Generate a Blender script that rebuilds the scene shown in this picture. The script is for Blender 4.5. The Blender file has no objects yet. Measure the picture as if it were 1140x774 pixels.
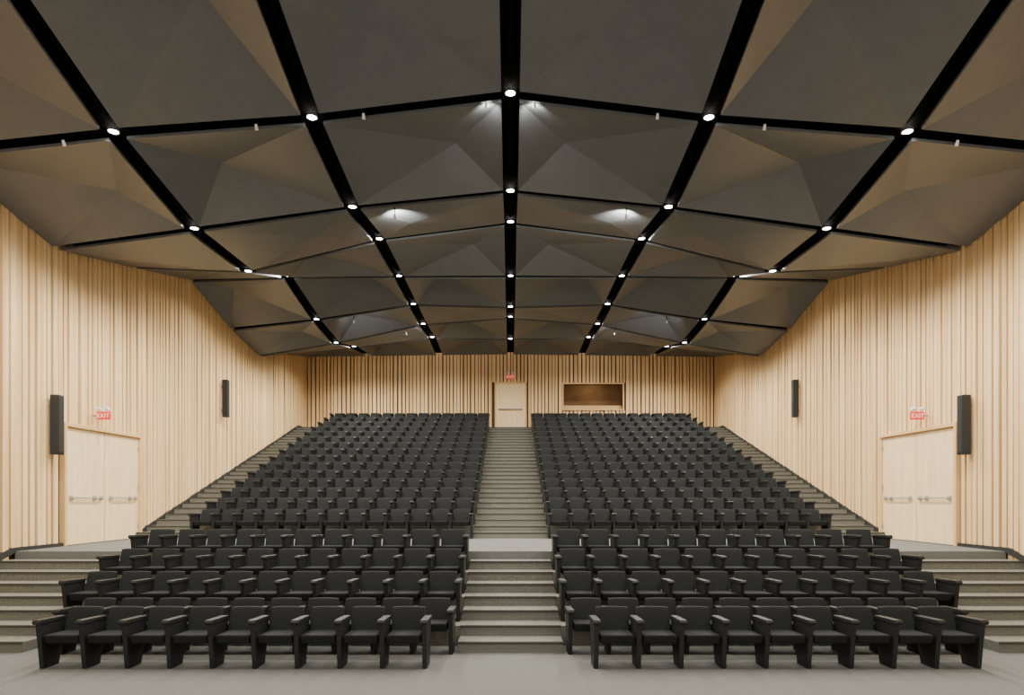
import bpy, bmesh, math, random
from mathutils import Vector, Matrix
random.seed(4)
C = bpy.context.scene.collection
F = 760.0; A = 3.22; CZ = 2.15
# ---------------------------------------------------------------- materials
def mat(name, col, rough=0.7, col2=None, scale=60, bump=0.0, detail=4, spec=0.3, stretch=None, emis=None, lo=0.35, hi=0.65):
    m = bpy.data.materials.new(name); m.use_nodes = True
    nt = m.node_tree; b = nt.nodes['Principled BSDF']
    b.inputs['Base Color'].default_value = (*col, 1)
    b.inputs['Roughness'].default_value = rough
    b.inputs['Specular IOR Level'].default_value = spec
    if emis:
        b.inputs['Emission Color'].default_value = (*col, 1)
        b.inputs['Emission Strength'].default_value = emis
    if col2:
        tc = nt.nodes.new('ShaderNodeTexCoord'); mp = nt.nodes.new('ShaderNodeMapping')
        no = nt.nodes.new('ShaderNodeTexNoise'); cr = nt.nodes.new('ShaderNodeValToRGB')
        no.inputs['Scale'].default_value = scale; no.inputs['Detail'].default_value = detail
        if stretch: mp.inputs['Scale'].default_value = stretch
        cr.color_ramp.elements[0].color = (*col, 1); cr.color_ramp.elements[0].position = lo
        cr.color_ramp.elements[1].color = (*col2, 1); cr.color_ramp.elements[1].position = hi
        nt.links.new(tc.outputs['Object'], mp.inputs['Vector']); nt.links.new(mp.outputs['Vector'], no.inputs['Vector'])
        nt.links.new(no.outputs['Fac'], cr.inputs['Fac']); nt.links.new(cr.outputs['Color'], b.inputs['Base Color'])
        if bump:
            bp = nt.nodes.new('ShaderNodeBump'); bp.inputs['Strength'].default_value = bump; bp.inputs['Distance'].default_value = 0.01
            nt.links.new(no.outputs['Fac'], bp.inputs['Height']); nt.links.new(bp.outputs['Normal'], b.inputs['Normal'])
    return m
M_wood = mat('pale_wood_slats', (0.72,0.47,0.21), 0.55, (0.90,0.65,0.355), 1.0, 0, 6, 0.3, (7,7,0.25))
M_groove = mat('wood_groove', (0.10,0.055,0.02), 0.8)
M_door = mat('door_maple', (0.88,0.64,0.345), 0.45, (0.95,0.74,0.44), 1.2, 0, 6, 0.35, (9,9,0.5))
M_frame = mat('door_frame_wood', (0.76,0.49,0.22), 0.45)
M_floor = mat('speckled_carpet', (0.125,0.127,0.117), 0.95, (0.19,0.19,0.172), 70, 0.2, 5, 0.1)
M_carp = mat('stair_carpet', (0.135,0.13,0.105), 0.95, (0.215,0.21,0.175), 60, 0.2, 5, 0.1)
M_nose = mat('stair_nosing', (0.045,0.044,0.036), 0.8, (0.07,0.068,0.058), 60)
M_base = mat('baseboard_dark', (0.03,0.03,0.026), 0.6)
M_fab = mat('charcoal_fabric', (0.010,0.0115,0.011), 0.85, (0.023,0.025,0.024), 160, 0.25, 3, 0.2)
M_arm = mat('charcoal_arm_panel', (0.009,0.010,0.010), 0.5, (0.015,0.016,0.016), 30, 0, 3, 0.4)
M_panel = mat('ceiling_panel_grey', (0.108,0.116,0.121), 0.38, (0.117,0.125,0.130), 3, 0, 3, 0.5)
M_black = mat('ceiling_void_black', (0.004,0.004,0.004), 0.95, spec=0.05)
M_lamp = mat('lamp_glow', (1.0,0.97,0.9), 0.4, emis=30)
M_ring = mat('lamp_ring', (0.1,0.1,0.1), 0.4)
M_spk = mat('speaker_black', (0.02,0.024,0.024), 0.5, (0.03,0.034,0.033), 200)
M_metal = mat('brushed_metal', (0.35,0.33,0.3), 0.35, spec=0.6)
M_white = mat('white_plastic', (0.8,0.8,0.78), 0.4)
M_red = mat('sign_red', (0.75,0.04,0.02), 0.4, emis=0.5)
M_signw = mat('sign_white', (0.9,0.88,0.82), 0.4, emis=0.3)
M_booth = mat('booth_interior', (0.26,0.15,0.07), 0.7, (0.32,0.19,0.09), 2)

# ---------------------------------------------------------------- helpers
def box(bm, x0,x1,y0,y1,z0,z1):
    vs = [bm.verts.new(p) for p in [(x0,y0,z0),(x1,y0,z0),(x1,y1,z0),(x0,y1,z0),(x0,y0,z1),(x1,y0,z1),(x1,y1,z1),(x0,y1,z1)]]
    fs = []
    for q in [(0,3,2,1),(4,5,6,7),(0,1,5,4),(1,2,6,5),(2,3,7,6),(3,0,4,7)]:
        fs.append(bm.faces.new([vs[i] for i in q]))
    return vs, fs
def prism_x(bm, prof, x0, x1):
    a = [bm.verts.new((x0,y,z)) for y,z in prof]; b = [bm.verts.new((x1,y,z)) for y,z in prof]
    n = len(prof)
    bm.faces.new(a); bm.faces.new(b[::-1])
    for i in range(n): bm.faces.new([a[i], b[i], b[(i+1)%n], a[(i+1)%n]])
def fin(bm, name, mats, bevel=0, seg=2, smooth=False):
    bmesh.ops.recalc_face_normals(bm, faces=bm.faces)
    if bevel:
        bmesh.ops.bevel(bm, geom=[e for e in bm.edges if len(e.link_faces)==2 and e.calc_face_angle(0)>0.5], offset=bevel, segments=seg, affect='EDGES', profile=0.6)
    me = bpy.data.meshes.new(name); bm.to_mesh(me); bm.free()
    for m in (mats if isinstance(mats,(list,tuple)) else [mats]): me.materials.append(m)
    if smooth:
        for p in me.polygons: p.use_smooth = True
    return me
def add(name, me, loc=(0,0,0), parent=None, **kw):
    o = bpy.data.objects.new(name, me); o.location = loc; C.objects.link(o)
    if parent: o.parent = parent
    for k,v in kw.items(): o[k] = v
    return o
def S(name, me, **kw): return add(name, me, kind='structure', **kw)

# ---------------------------------------------------------------- camera
cam = bpy.data.cameras.new('camera'); co = bpy.data.objects.new('camera', cam); C.objects.link(co)
co.location = (0,0,CZ); co.rotation_euler = (math.pi/2,0,0)
cam.sensor_width = 36; cam.lens = 24; cam.shift_y = 168/1140; cam.shift_x = 0.0015
bpy.context.scene.camera = co

# ---------------------------------------------------------------- room dims
W = 9.34; YB = 31.2; YF = -3.0; R = 0.145; T = 0.465; L1 = 1.16
WS = W-0.08; YE = YB-0.08
Y0 = 9.5                      # first riser
YL = 12.755                   # landing front
YU = 16.885                   # upper first riser
# floor
bm = bmesh.new(); box(bm, -W-0.2, W+0.2, YF, YB+0.2, -0.2, 0); S('floor', fin(bm,'floor',M_floor), label='speckled grey carpet floor at the front of the hall')
bm = bmesh.new(); box(bm, -WS, WS, YL, YU+0.01, 0.0, L1); S('floor', fin(bm,'floor',M_floor), label='grey carpeted cross aisle landing')
for sgn in (-1,1):
    bm = bmesh.new()
    for k in range(3):
        z = 0.29*(k+1); y = Y0+T+0.93*k
        x0,x1 = sorted((sgn*0.74, sgn*6.78)); box(bm, x0,x1, y, min(y+0.93,YL), 0, z)
    S('floor', fin(bm,'terrace',M_carp), label='carpeted terraces under the lower seat rows')
    bm = bmesh.new()
    for n in range(1,15):
        y = YU+T+0.93*(n-1); x0,x1 = sorted((sgn*0.93, sgn*7.92))
        box(bm, x0,x1, y, y+0.93 if n<14 else YE, L1-0.01, L1+0.29*n)
    S('floor', fin(bm,'terrace',M_carp), label='carpeted terraces under the upper seat rows')
# stairs
def stairs(x0,x1,y0,n,z0,last_to,label):
    bm = bmesh.new()
    for k in range(n):
        y = y0+T*k; z = z0+R*(k+1); y1 = y+T if k<n-1 else last_to
        box(bm, x0,x1, y, y1, z0, z)
    me = fin(bm,'stairs',M_carp)
    o = add('stairs', me, label=label, category='stairs', group='carpeted aisle stairs')
    bm = bmesh.new()
    for k in range(n):
        y = y0+T*k; z = z0+R*(k+1)
        box(bm, x0+0.005,x1-0.005, y-0.012, y+0.04, z-0.025, z+0.006)
    add('nosing', fin(bm,'nosing',M_nose), parent=o, label='dark stair edge strips')
stairs(-0.735,0.735,Y0,7,0,YL,'short grey carpeted stair flight between the lower seats')
for s in (-1,1):
    a,b = sorted((s*6.79,s*WS)); stairs(a,b,Y0,7,0,YL,'wide grey carpeted stairs beside the slatted wall')
    a,b = sorted((s*7.93,s*WS)); stairs(a,b,YU,28,L1,YE,'long narrow carpeted stairs climbing along the slatted wall')
stairs(-0.925,0.925,YU,28,L1,YE,'long grey carpeted stairs between the upper seat blocks')
# ---------------------------------------------------------------- walls
DY0,DY1,DZ = 14.2,17.0,L1+2.49
def slat_positions(a,b):
    out=[]; p=a
    while p<b:
        w = random.choice([0.10,0.12,0.14]); g = random.choice([0.03,0.04,0.045,0.06])
        out.append((p,min(p+w,b))); p += w+g
    return out
ZT = 9.8
for s,nm in ((-1,'left'),(1,'right')):
    bm = bmesh.new()
    a,b = sorted((s*W, s*(W+0.2)))
    _,fs = box(bm, a,b, YF, YB+0.2, 0, ZT)
    for f in fs: f.material_index=1
    for (p,q) in slat_positions(YF,YB-0.05):
        dep = random.choice([0.045,0.06,0.075])
        a,b = sorted((s*W, s*(W-dep)))
        zb = 0
        if q>DY0-0.08 and p<DY1+0.08: zb = DZ+0.09
        elif q>YL and p<YU: zb=L1
        box(bm, a,b, p,q, zb, ZT)
    S('wall_'+nm, fin(bm,'wall_'+nm,[M_wood,M_groove]), label='pale vertical wood slat wall')
    bm = bmesh.new()
    a,b = sorted((s*(W-0.10), s*(W-0.02)))
    prof = [(Y0-0.3,0),(YL,L1-0.02),(DY0-0.09,L1-0.02),(DY0-0.09,L1+0.07),(YL-0.1,L1+0.07),(Y0-0.3,0.07),(YF,0.07),(YF,0)]
    prism_x(bm, prof, a, b)
    prof = [(DY1+0.09,L1),(YU+T*28,L1+R*28),(YE,L1+R*28),(YE,L1+R*28+0.1),(YU+T*28-0.1,L1+R*28+0.12),(DY1+0.09,L1+0.2)]
    prism_x(bm, prof, a, b)
    S('baseboard_'+nm, fin(bm,'baseboard',M_base), label='dark skirting following the stairs')
BX0,BX1,BZ0,BZ1 = 2.42,5.12,6.22,7.36
bm = bmesh.new()
for (x0,x1,z0,z1) in [(-W,BX0,0,ZT),(BX1,W,0,ZT),(BX0,BX1,0,BZ0),(BX0,BX1,BZ1,ZT)]:
    _,fs = box(bm, x0,x1, YB, YB+0.2, z0,z1)
    for f in fs: f.material_index=1
ZTOP = L1+0.29*14
for (p,q) in slat_positions(-W+0.1,W-0.1):
    dep = random.choice([0.045,0.06,0.075])
    segs = [(ZTOP,ZT)]
    if q>-0.76 and p<0.78: segs=[(ZTOP+2.24,ZT)]
    if q>BX0-0.06 and p<BX1+0.06: segs=[(ZTOP,BZ0-0.06),(BZ1+0.06,ZT)]
    for z0,z1 in segs: box(bm, p,q, YB-dep,YB, z0,z1)
S('wall_back', fin(bm,'wall_back',[M_wood,M_groove]), label='pale vertical wood slat wall behind the top row')
bm = bmesh.new()
t=0.06
box(bm,BX0-t,BX0,YB-0.1,YB+0.1,BZ0-t,BZ1+t); box(bm,BX1,BX1+t,YB-0.1,YB+0.1,BZ0-t,BZ1+t)
box(bm,BX0,BX1,YB-0.1,YB+0.1,BZ1,BZ1+t); box(bm,BX0,BX1,YB-0.1,YB+0.1,BZ0-t,BZ0)
wn = S('window_1', fin(bm,'window',M_frame), label='pale wood framed control booth opening')
bm = bmesh.new()
box(bm,BX0-.1,BX1+.1,YB+1.2,YB+1.25,BZ0-.3,BZ1+.2); box(bm,BX0-.15,BX0-.1,YB+.21,YB+1.25,BZ0-.3,BZ1+.2); box(bm,BX1+.1,BX1+.15,YB+.21,YB+1.25,BZ0-.3,BZ1+.2)
box(bm,BX0-.15,BX1+.15,YB+.21,YB+1.25,BZ0-.35,BZ0-.3); box(bm,BX0-.15,BX1+.15,YB+.21,YB+1.25,BZ1+.2,BZ1+.25)
bi=add('booth_interior', fin(bm,'booth',M_booth), parent=wn, label='warm brown recess')
bm=bmesh.new(); box(bm,BX0-.1,BX1+.1,YB+0.21,YB+0.7,BZ0+0.02,BZ0+0.2); add('booth_counter', fin(bm,'counter',M_frame), parent=wn, label='pale wood counter in the booth')
ld=bpy.data.lights.new('booth_fill_light','POINT'); ld.energy=6; ld.shadow_soft_size=0.15; ld.color=(1,0.85,0.6)  # unseen fill added to brighten the booth recess, no lamp fixture there
lo=bpy.data.objects.new('booth_fill_light',ld); lo.location=((BX0+BX1)/2,YB+0.6,BZ1+0.05); lo.parent=wn; C.objects.link(lo)

# ---------------------------------------------------------------- doors
def side_door(s, name):
    X = W
    def bx(bm,d0,d1,y0,y1,z0,z1):
        a,b = sorted((s*(X-d0), s*(X-d1))); box(bm,a,b,y0,y1,z0,z1)
    bm = bmesh.new()
    bx(bm,0,0.13,DY0-0.08,DY0,L1,DZ+0.08); bx(bm,0,0.13,DY1,DY1+0.08,L1,DZ+0.08); bx(bm,0,0.13,DY0,DY1,DZ,DZ+0.08)
    root = S(name, fin(bm,'door_frame',M_frame,0.006,1), label='double maple doors in a pale wood frame with push bars')
    mid=(DY0+DY1)/2
    for y0,y1 in ((DY0+0.005,mid-0.015),(mid+0.015,DY1-0.005)):
        bm = bmesh.new(); bx(bm,0.01,0.07,y0,y1,L1+0.01,DZ-0.005)
        leaf = add('door_leaf', fin(bm,'door_leaf',M_door,0.004,1), parent=root)
        bm = bmesh.new(); bx(bm,0.115,0.135,y0+0.14,y1-0.14,L1+0.985,L1+1.015)
        for yy in (y0+0.14,(y0+y1)/2+0.25,y1-0.2): bx(bm,0.07,0.12,yy,yy+0.08,L1+0.955,L1+1.045)
        add('push_bar', fin(bm,'push_bar',M_metal,0.006,1), parent=leaf, label='brushed metal push bar')
        bm = bmesh.new()
        for zz in (L1+0.25,L1+1.2,L1+2.15): bx(bm,0.065,0.085,(y0 if y0<mid-0.5 else y1-0.03),(y0+0.03 if y0<mid-0.5 else y1),zz,zz+0.11)
        add('hinge', fin(bm,'hinge',M_metal), parent=leaf)
side_door(-1,'door_1'); side_door(1,'door_2')
bm = bmesh.new()
z0=ZTOP; z1=ZTOP+2.18
box(bm,-0.72,-0.66,YB-0.11,YB,z0,z1+0.06); box(bm,0.68,0.74,YB-0.11,YB,z0,z1+0.06); box(bm,-0.66,0.68,YB-0.11,YB,z1,z1+0.06)
root=S('door_3', fin(bm,'door_frame',M_frame,0.006,1), label='single maple door in a pale frame behind the top row')
bm = bmesh.new(); box(bm,-0.655,0.675,YB-0.07,YB-0.01,z0+0.01,z1-0.005)
leaf=add('door_leaf',fin(bm,'door_leaf',M_door,0.004,1),parent=root)
bm = bmesh.new(); box(bm,-0.55,0.55,YB-0.15,YB-0.12,z0+0.98,z0+1.03); box(bm,-0.5,-0.42,YB-0.13,YB-0.07,z0+0.97,z0+1.04); box(bm,0.45,0.53,YB-0.13,YB-0.07,z0+0.97,z0+1.04)
add('push_bar',fin(bm,'push_bar',M_metal,0.006,1),parent=leaf,label='brushed metal push bar')

# ---------------------------------------------------------------- exit signs
def exit_sign(x,y,z,rot,label,sc=0.8):
    e = add('exit_sign', None, (x,y,z), label=label, category='exit sign', group='exit signs over the doors')
    e.rotation_euler=(0,0,rot); e.scale=(sc,sc,sc)
    bm=bmesh.new(); box(bm,-0.19,0.19,-0.06,0.0,-0.15,0.07)
    add('sign_housing', fin(bm,'sign_housing',M_red,0.01,2), parent=e, label='glowing red sign box')
    bm=bmesh.new(); box(bm,-0.17,0.17,-0.064,-0.058,-0.125,0.045)
    add('sign_face', fin(bm,'sign_face',M_red), parent=e)
    cu=bpy.data.curves.new('t','FONT'); cu.body='EXIT'; cu.size=0.17; cu.align_x='CENTER'; cu.extrude=0.002
    to=bpy.data.objects.new('t',cu); C.objects.link(to); bpy.context.view_layer.update()
    me=bpy.data.meshes.new_from_object(to.evaluated_get(bpy.context.evaluated_depsgraph_get()))
    bpy.data.objects.remove(to); me.materials.clear(); me.materials.append(M_signw)
    t=add('sign_lettering',me,(0,-0.067,-0.10),parent=e,label='white EXIT lettering'); t.rotation_euler=(math.pi/2,0,0)
    for sx in (-0.11,0.11):
        bm=bmesh.new()
        bmesh.ops.create_cone(bm,cap_ends=True,segments=16,radius1=0.065,radius2=0.04,depth=0.09,matrix=Matrix.Translation((sx,-0.07,0.15))@Matrix.Rotation(math.radians(70),4,'X'))
        box(bm,sx-0.015,sx+0.015,-0.06,-0.03,0.06,0.12)
        add('emergency_lamp_head', fin(bm,'lamp_head',M_white), parent=e, label='white emergency lamp head')
    if abs(x)>1:
        bm=bmesh.new(); sx=1 if x>0 else -1; a,b=sorted((sx*0.18,sx*0.30)); box(bm,a,b,-0.045,-0.015,-0.06,-0.02)
        add('wall_bracket', fin(bm,'bracket',M_metal), parent=e)
exit_sign(-(W-0.30),15.2,4.02,0.0,'red EXIT sign with twin white lamps above double doors')
exit_sign((W-0.30),15.2,4.02,0.0,'red EXIT sign with twin white lamps above double doors')
exit_sign(0.0,YB-0.08,ZTOP+2.5,0,'red EXIT sign with twin white lamps above the rear door',0.9)

# ---------------------------------------------------------------- wall speakers
def speaker(s,y,z0,z1):
    e = add('wall_speaker', None, (s*(W-0.07),y,z0), label='tall slim black column speaker on the slatted wall', category='speaker', group='column speakers on the side walls')
    h=z1-z0
    bm=bmesh.new(); a,b=sorted((-s*0.05,-s*0.22)); box(bm,a,b,-0.09,0.09,0,h)
    add('speaker_cabinet', fin(bm,'cabinet',M_spk,0.012,2), parent=e)
    bm=bmesh.new(); a,b=sorted((-s*0.221,-s*0.228)); box(bm,a,b,-0.075,0.075,0.03,h-0.03)
    for i in range(14): box(bm,*sorted((-s*0.228,-s*0.232)),-0.07,0.07,0.05+i*(h-0.1)/14,0.05+i*(h-0.1)/14+0.03)
    add('speaker_grille', fin(bm,'grille',M_base), parent=e)
    bm=bmesh.new()
    for zz in (0.2,h-0.25): box(bm,*sorted((0,-s*0.055)),-0.03,0.03,zz,zz+0.06)
    add('wall_bracket', fin(bm,'bracket',M_metal), parent=e)
for s in (-1,1):
    speaker(s,13.75,3.03,4.23); speaker(s,21.9,4.75,5.95)

# ---------------------------------------------------------------- ceiling
us=[221,176,146,124,108,97,87]
Y=[5.3,8.18]+[F*A/u for u in us]+[YB-0.1]
Z={ # C, I, O, W in units of A above the camera
 0:(2.10,2.05,2.02,1.95),1:(2.17,2.11,2.10,2.02),2:(2.027,1.905,1.833,1.74),3:(1.932,1.83,1.693,1.574),
 4:(2.096,1.966,1.719,1.76),5:(1.984,1.984,1.984,1.96),6:(1.963,1.99,1.833,1.74),7:(2.07,1.99,1.773,1.63),
 8:(2.03,2.05,1.93,1.84),9:(2.03,2.02,2.01,2.0)}
XS=[-2.87*A,-2*A,-A,0,A,2*A,2.87*A]
def nz(i,j):
    return CZ + A*Z[j][abs(i-3)]
nr=len(Y)
AMP=0.55
bm=bmesh.new(); g=[[bm.verts.new(((-W if i==0 else W if i==6 else XS[i]),Y[j],nz(i,j)+0.12)) for i in range(7)] for j in range(nr)]
for j in range(nr-1):
    for i in range(6):
        q=[g[j][i],g[j][i+1],g[j+1][i+1],g[j+1][i]]
        c=sum((v.co for v in q),Vector())/4; cv=bm.verts.new(c+Vector((0,0,AMP+0.75)))
        for k in range(4): bm.faces.new([q[k],q[(k+1)%4],cv])
S('ceiling', fin(bm,'ceiling',M_black), label='black void above the folded ceiling panels')
g1=0.15; g2=0.12
for j in range(nr-1):
    for i in range(6):
        xa,xb=XS[i],XS[i+1]; ya,yb=Y[j],Y[j+1]
        def zz(x,y):
            u=(x-xa)/(xb-xa); v=(y-ya)/(yb-ya)
            return (nz(i,j)*(1-u)+nz(i+1,j)*u)*(1-v)+(nz(i,j+1)*(1-u)+nz(i+1,j+1)*u)*v
        x0=xa+(g1 if i>0 else 0.0); x1=xb-(g1 if i<5 else 0.0); y0=ya+g2; y1=yb-g2
        cx,cy=(x0+x1)/2,(y0+y1)/2
        side = -1 if i<3 else 1
        col = abs(i-2.5)
        inner = -side
        shift = (0.2 if (int(col)+j)%2==0 else -0.2)
        ax = cx + inner*shift*(x1-x0); ay = cy + (-0.12 if j%2 else 0.12)*(y1-y0)
        amp = AMP*(1.0 if (j+int(col))%2 else 0.8)*(0.6 if col>2 else 1)
        if j==3: amp=-0.12
        if j==6 and col<1: amp=0.15
        pts=[(x0,y0),(x1,y0),(x1,y1),(x0,y1)]
        P=[Vector((x-cx,y-cy,zz(x,y))) for x,y in pts]; P.append(Vector((ax-cx,ay-cy,zz(ax,ay)+amp)))
        z0=P[4].z
        bm=bmesh.new()
        lo=[bm.verts.new(p-Vector((0,0,z0))) for p in P]; hi=[bm.verts.new(p-Vector((0,0,z0-0.05))) for p in P]
        for k in range(4):
            bm.faces.new([lo[k],lo[(k+1)%4],lo[4]]); bm.faces.new([hi[(k+1)%4],hi[k],hi[4]])
            bm.faces.new([lo[(k+1)%4],lo[k],hi[k],hi[(k+1)%4]])
        add('ceiling_panel', fin(bm,'ceiling_panel',M_panel), (cx,cy,z0), label='folded matte grey acoustic ceiling panel between black channels', category='ceiling panel', group='folded grey ceiling panels')
# downlights
bm=bmesh.new(); bmesh.ops.create_cone(bm,cap_ends=True,segments=24,radius1=0.075,radius2=0.075,depth=0.01); me_l=fin(bm,'lamp_lens',M_lamp)
bm=bmesh.new()
n=24
for k in range(n):
    a0=2*math.pi*k/n; a1=2*math.pi*(k+1)/n
    vs=[]
    for (r,z) in ((0.077,-0.004),(0.095,-0.004),(0.095,0.03),(0.077,0.03)):
        vs.append([Vector((r*math.cos(a),r*math.sin(a),z)) for a in (a0,a1)])
    for q in range(4):
        v=[vs[q][0],vs[q][1],vs[(q+1)%4][1],vs[(q+1)%4][0]]
        bm.faces.new([bm.verts.new(p) for p in v])
bmesh.ops.remove_doubles(bm,verts=bm.verts,dist=0.0005)
me_r=fin(bm,'lamp_ring',M_ring)
for j in range(1,nr-1):
    for i in range(1,6):
        e=add('recessed_downlight',None,(XS[i],Y[j],nz(i,j)+0.05),label='round glowing white downlight where black ceiling channels cross',category='ceiling light',group='downlights at the channel crossings')
        add('lamp_ring',me_r,parent=e); add('lamp_lens',me_l,(0,0,0.0),parent=e,label='glowing white lens')
        ld=bpy.data.lights.new('downlight','SPOT'); ld.energy={0:330,1:560,2:1080}[abs(i-3)]; ld.spot_size=math.radians(155); ld.spot_blend=0.6; ld.shadow_soft_size=0.1; ld.color=(1,0.95,0.86)
        lo=bpy.data.objects.new('downlight_beam',ld); lo.location=(0,0,-0.03); lo.parent=e; C.objects.link(lo)
def spot(x,y,z,power):
    e=add('ceiling_spotlight',None,(x,y,z),label='small white adjustable spotlight hanging from the black channel',category='spotlight',group='small spotlights along the channels')
    bm=bmesh.new(); bmesh.ops.create_cone(bm,cap_ends=True,segments=12,radius1=0.028,radius2=0.02,depth=0.09,matrix=Matrix.Rotation(0.5,4,'X'))
    add('lamp_head',fin(bm,'lamp_head',M_white),parent=e)
    bm=bmesh.new(); box(bm,-0.008,0.008,-0.008,0.008,0.035,0.2); add('stem',fin(bm,'stem',M_black),parent=e)
    if power:
        # beam leaves the head toward the panel behind it
        ld=bpy.data.lights.new('panel_wash','SPOT'); ld.energy=power; ld.shadow_soft_size=0.04; ld.color=(1,0.98,0.94)
        ld.spot_size=math.radians(100); ld.spot_blend=0.8
        lo=bpy.data.objects.new('panel_wash',ld); lo.location=(0,0.07,-0.03); lo.parent=e; C.objects.link(lo)
        lo.rotation_euler=Vector((0,0.85,0.5)).to_track_quat('-Z','Y').to_euler()
for s in (-1,1):
    spot(s*0.74*A,Y[3]+0.16,CZ+A*1.80,260)
    spot(s*0.12*A,Y[2],CZ+A*1.985,50); spot(s*0.74*A,Y[2],CZ+A*1.925,0)
    spot(s*1.28*A,Y[2],CZ+A*1.87,0); spot(s*2.25*A,Y[2],CZ+A*1.79,0)
    spot(s*1.62*A,Y[6]+0.1,CZ+A*1.83,90); spot(s*1.2*A,Y[7]+0.1,CZ+A*1.90,90)

# ---------------------------------------------------------------- chairs
CW=0.535
bm=bmesh.new(); box(bm,-(CW-0.105)/2,(CW-0.105)/2,-0.25,0.20,0.30,0.42)
for v in bm.verts:
    if v.co.y<0: v.co.z += 0.015
    if v.co.y<0 and v.co.z<0.35: v.co.y+=0.05
me_seat=fin(bm,'seat',M_fab,0.03,3,True)
bm=bmesh.new(); nx,nzv=6,5; wb=CW-0.105
def bp(u,v,f):
    x=(u-0.5)*wb
    z=0.34+0.37*v - 0.006*abs(2*u-1)**3*v
    y=0.13+0.13*v + 0.022*(1-(2*u-1)**2) + (0.065 if f else 0)
    return (x,y,z)
fr=[[bm.verts.new(bp(i/nx,k/nzv,0)) for i in range(nx+1)] for k in range(nzv+1)]
bk=[[bm.verts.new(bp(i/nx,k/nzv,1)) for i in range(nx+1)] for k in range(nzv+1)]
for k in range(nzv):
    for i in range(nx):
        bm.faces.new([fr[k][i],fr[k][i+1],fr[k+1][i+1],fr[k+1][i]]); bm.faces.new([bk[k][i+1],bk[k][i],bk[k+1][i],bk[k+1][i+1]])
    bm.faces.new([fr[k][0],fr[k+1][0],bk[k+1][0],bk[k][0]]); bm.faces.new([fr[k+1][nx],fr[k][nx],bk[k][nx],bk[k+1][nx]])
for i in range(nx):
    bm.faces.new([fr[nzv][i],fr[nzv][i+1],bk[nzv][i+1],bk[nzv][i]]); bm.faces.new([fr[0][i+1],fr[0][i],bk[0][i],bk[0][i+1]])
me_back=fin(bm,'backrest',M_fab,0.012,2,True)
bm=bmesh.new()
prism_x(bm,[(-0.27,0.57),(0.24,0.57),(0.20,0.34),(0.10,0.0),(-0.19,0.0),(-0.235,0.34)],-0.03,0.03)
me_side=fin(bm,'side_panel',M_arm,0.006,1)
bm=bmesh.new(); prism_x(bm,[(-0.31,0.60),(-0.29,0.632),(0.20,0.612),(0.24,0.57),(-0.29,0.57)],-0.047,0.047)
me_arm=fin(bm,'armrest',M_arm,0.01,2)
chairs=[]
def row(y,z,xin,n,cw):
    for s in (-1,1):
        for k in range(n):
            xc=s*(xin+cw*(k+0.5))
            chairs.append((xc,y,z,s,k==n-1,cw))
row(8.80,0,1.08,9,0.537); row(9.58,0,0.82,10,0.537)
row(10.48,0.29,0.79,11,0.537); row(11.41,0.58,0.79,11,0.537); row(12.34,0.87,0.79,11,0.537)
for n_ in range(15): row(16.95+0.93*n_, L1+0.29*n_, 0.96, 13, 0.528)
chairs.sort(key=lambda c:(round(c[1],2),abs(c[0])))
near=chairs[:300]; far=chairs[300:]
def mkchair(c):
    x,y,z,s,end,cw=c
    if y<9.2: lab='charcoal upholstered auditorium chair in the front row on the floor'; g='front row auditorium chairs'
    elif y<13: lab='charcoal upholstered auditorium chair on the lower terraces'; g='lower block auditorium chairs'
    else: lab='charcoal upholstered auditorium chair in the upper block'; g='upper block auditorium chairs'
    e=add('auditorium_chair',None,(x,y,z),label=lab,category='chair',group=g)
    for nm,me,xo in (('seat',me_seat,0),('backrest',me_back,0),('side_panel',me_side,-s*cw/2),('armrest',me_arm,-s*cw/2)):
        add(nm,me,(xo,0,0),parent=e)
    if end:
        add('side_panel',me_side,(s*cw/2,0,0),parent=e); add('armrest',me_arm,(s*cw/2,0,0),parent=e)
for c in near: mkchair(c)
bm=bmesh.new()
for x,y,z,s,end,cw in far:
    lst=[(me_seat,0,0),(me_back,0,0),(me_side,-s*cw/2,1),(me_arm,-s*cw/2,1)]
    if end: lst+=[(me_side,s*cw/2,1),(me_arm,s*cw/2,1)]
    for me,xo,mi in lst:
        nv=len(bm.verts); nf=len(bm.faces); bm.from_mesh(me)
        bm.verts.ensure_lookup_table(); bm.faces.ensure_lookup_table()
        for v in bm.verts[nv:]: v.co+=Vector((x+xo,y,z))
        for f in bm.faces[nf:]: f.material_index=mi
me=bpy.data.meshes.new('far_chairs'); bm.to_mesh(me); bm.free(); me.materials.append(M_fab); me.materials.append(M_arm)
add('auditorium_chairs',me,kind='stuff',label='rows of charcoal upholstered chairs on the highest terraces',category='chairs')

# ---------------------------------------------------------------- light
w=bpy.data.worlds.new('world'); bpy.context.scene.world=w; w.use_nodes=True
w.node_tree.nodes['Background'].inputs[0].default_value=(1,0.98,0.94,1); w.node_tree.nodes['Background'].inputs[1].default_value=1.5
